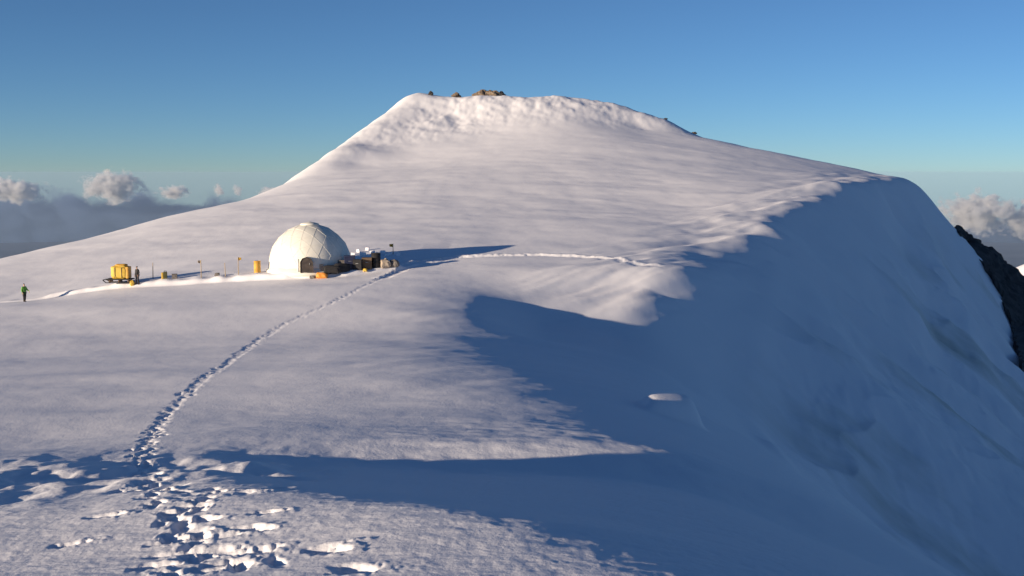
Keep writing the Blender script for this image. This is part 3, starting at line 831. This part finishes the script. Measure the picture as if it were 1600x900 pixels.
def person(x, y, rz, label, jacket, trousers, hat, stride=0.12, reach=0.0, height=1.76):
    k = height / 1.76
    def hand(pre, wx, wy, wz, dx, dz):
        J = {}; Bn = []
        J[pre + 'palm'] = (wx + dx * .07, wy - .02, wz - .07, .034, .022)
        for i, (off, ln) in enumerate(((-.028, .06), (-.009, .075), (.010, .07), (.027, .055))):
            a, b = pre + 'f%d' % i, pre + 'g%d' % i
            J[a] = (wx + dx * .09, wy - .02 + off, wz - .115, .010); J[b] = (wx + dx * .09 + .02, wy - .03 + off * 1.1, wz - .115 - ln, .008)
            Bn += [(pre + 'palm', a), (a, b)]
        J[pre + 't0'] = (wx + dx * .05, wy - .062, wz - .07, .012); J[pre + 't1'] = (wx + dx * .06, wy - .085, wz - .115, .009)
        Bn += [(pre + 'palm', pre + 't0'), (pre + 't0', pre + 't1')]
        return J, Bn
    s, rch = stride, reach
    arm = {'shl': (-.19, 0, 1.43, .062), 'ell': (-.25, .03, 1.15, .046), 'wrl': (-.24, -.08, .93, .032),
           'shr': (.19, 0, 1.43, .062), 'elr': (.26 + .02 * rch, .02 - .10 * rch, 1.16, .046), 'wrr': (.25, -.10 - .30 * rch, .94 + .12 * rch, .032)}
    leg = {'hil': (-.10, 0, .90, .095), 'knl': (-.115, -s * .55 - .03, .50, .062), 'anl': (-.12, -s * .8, .10, .043), 'tol': (-.13, -s * .8 - .15, .045, .04),
           'hir': (.10, 0, .90, .095), 'knr': (.115, s * .35 - .03, .50, .062), 'anr': (.12, s, .10, .043), 'tor': (.13, s - .15, .045, .04)}
    J = {'pelvis': (0, 0, .95, .14, .11), 'waist': (0, 0, 1.10, .135, .10), 'chest': (0, .01, 1.32, .165, .115), 'neckb': (0, 0, 1.46, .075), 'neck': (0, -.01, 1.54, .055),
         'jaw': (0, -.03, 1.58, .062, .07), 'head': (0, -.015, 1.66, .080, .095), 'crown': (0, -.01, 1.73, .055, .065), 'nose': (0, -.125, 1.635, .013)}
    J.update(arm); J.update(leg)
    Bn = [('pelvis', 'waist'), ('waist', 'chest'), ('chest', 'neckb'), ('neckb', 'neck'), ('neck', 'jaw'), ('jaw', 'head'), ('head', 'crown'), ('head', 'nose'),
          ('chest', 'shl'), ('shl', 'ell'), ('ell', 'wrl'), ('chest', 'shr'), ('shr', 'elr'), ('elr', 'wrr'),
          ('pelvis', 'hil'), ('hil', 'knl'), ('knl', 'anl'), ('anl', 'tol'), ('pelvis', 'hir'), ('hir', 'knr'), ('knr', 'anr'), ('anr', 'tor')]
    for pre, wn_, dx in (('L', 'wrl', 0), ('R', 'wrr', 0)):
        hj, hb_ = hand(pre, *arm[wn_][:3], dx, 0); J.update(hj); Bn += hb_ + [(wn_, pre + 'palm')]
    body = skin_mesh('person', J, Bn, skin_m)
    body.location = (x, y, hz(x, y) - 0.02); body.rotation_euler = (0, 0, rz); body.scale = (k, k, k)
    body['label'] = label; body['category'] = 'person'; body['group'] = 'people at the camp'
    g = lambda n, dr: (*J[n][:3], J[n][3] + dr, (J[n][4] if len(J[n]) > 4 else J[n][3]) + dr)
    jk = {n: g(n, .035) for n in ('pelvis', 'waist', 'chest')}
    jk['neckb'] = g('neckb', .03); jk['collar'] = (0, -.005, 1.52, .078)
    for n in ('shl', 'ell', 'wrl', 'shr', 'elr', 'wrr'): jk[n] = g(n, .026)
    jk['hem'] = (0, 0, .86, .165, .14)
    skin_mesh('jacket', jk, [('pelvis', 'waist'), ('waist', 'chest'), ('chest', 'neckb'), ('neckb', 'collar'), ('chest', 'shl'), ('shl', 'ell'), ('ell', 'wrl'), ('chest', 'shr'), ('shr', 'elr'), ('elr', 'wrr'), ('pelvis', 'hem')], jacket, body)
    tr = {n: g(n, .022) for n in ('pelvis', 'hil', 'knl', 'anl', 'hir', 'knr', 'anr')}
    skin_mesh('trousers', tr, [('pelvis', 'hil'), ('hil', 'knl'), ('knl', 'anl'), ('pelvis', 'hir'), ('hir', 'knr'), ('knr', 'anr')], trousers, body)
    for a, c in (('anl', 'tol'), ('anr', 'tor')):
        skin_mesh('boot', {'a': (J[a][0], J[a][1] + .03, .16, .068), 'b': (J[a][0], J[a][1], .06, .066), 'c': (J[c][0], J[c][1] - .02, .05, .055)}, [('a', 'b'), ('b', 'c')], black_m, body)
    skin_mesh('hat', {'a': (0, 0, 1.70, .098, .11), 'b': (0, .0, 1.765, .08, .09), 'c': (0, 0, 1.80, .035)}, [('a', 'b'), ('b', 'c')], hat, body)
    for sx_ in (-.032, .032):
        MB().lump((sx_, -.108, 1.665), (.014, .010, .009), 2, 0.0).build('eye', black_m, body, True)
    MB().lump((0, -.095, 1.595), (.026, .012, .007), 2, 0.0).build('mouth', noise_mat('lips', (.3, .1, .09), (.36, .14, .12), 9), body, True)
    return body
person(-46.9, 104.9, R(60), 'person in a bright green jacket and dark trousers standing alone at the far left', green_m, trouser_m, dkgrey_m, 0.10, 1.0)
person(-36.55, 106.6, R(-35), 'person dressed all in black standing between the yellow load and the dome', black_m, trouser_m, black_m, 0.08, 0.0)
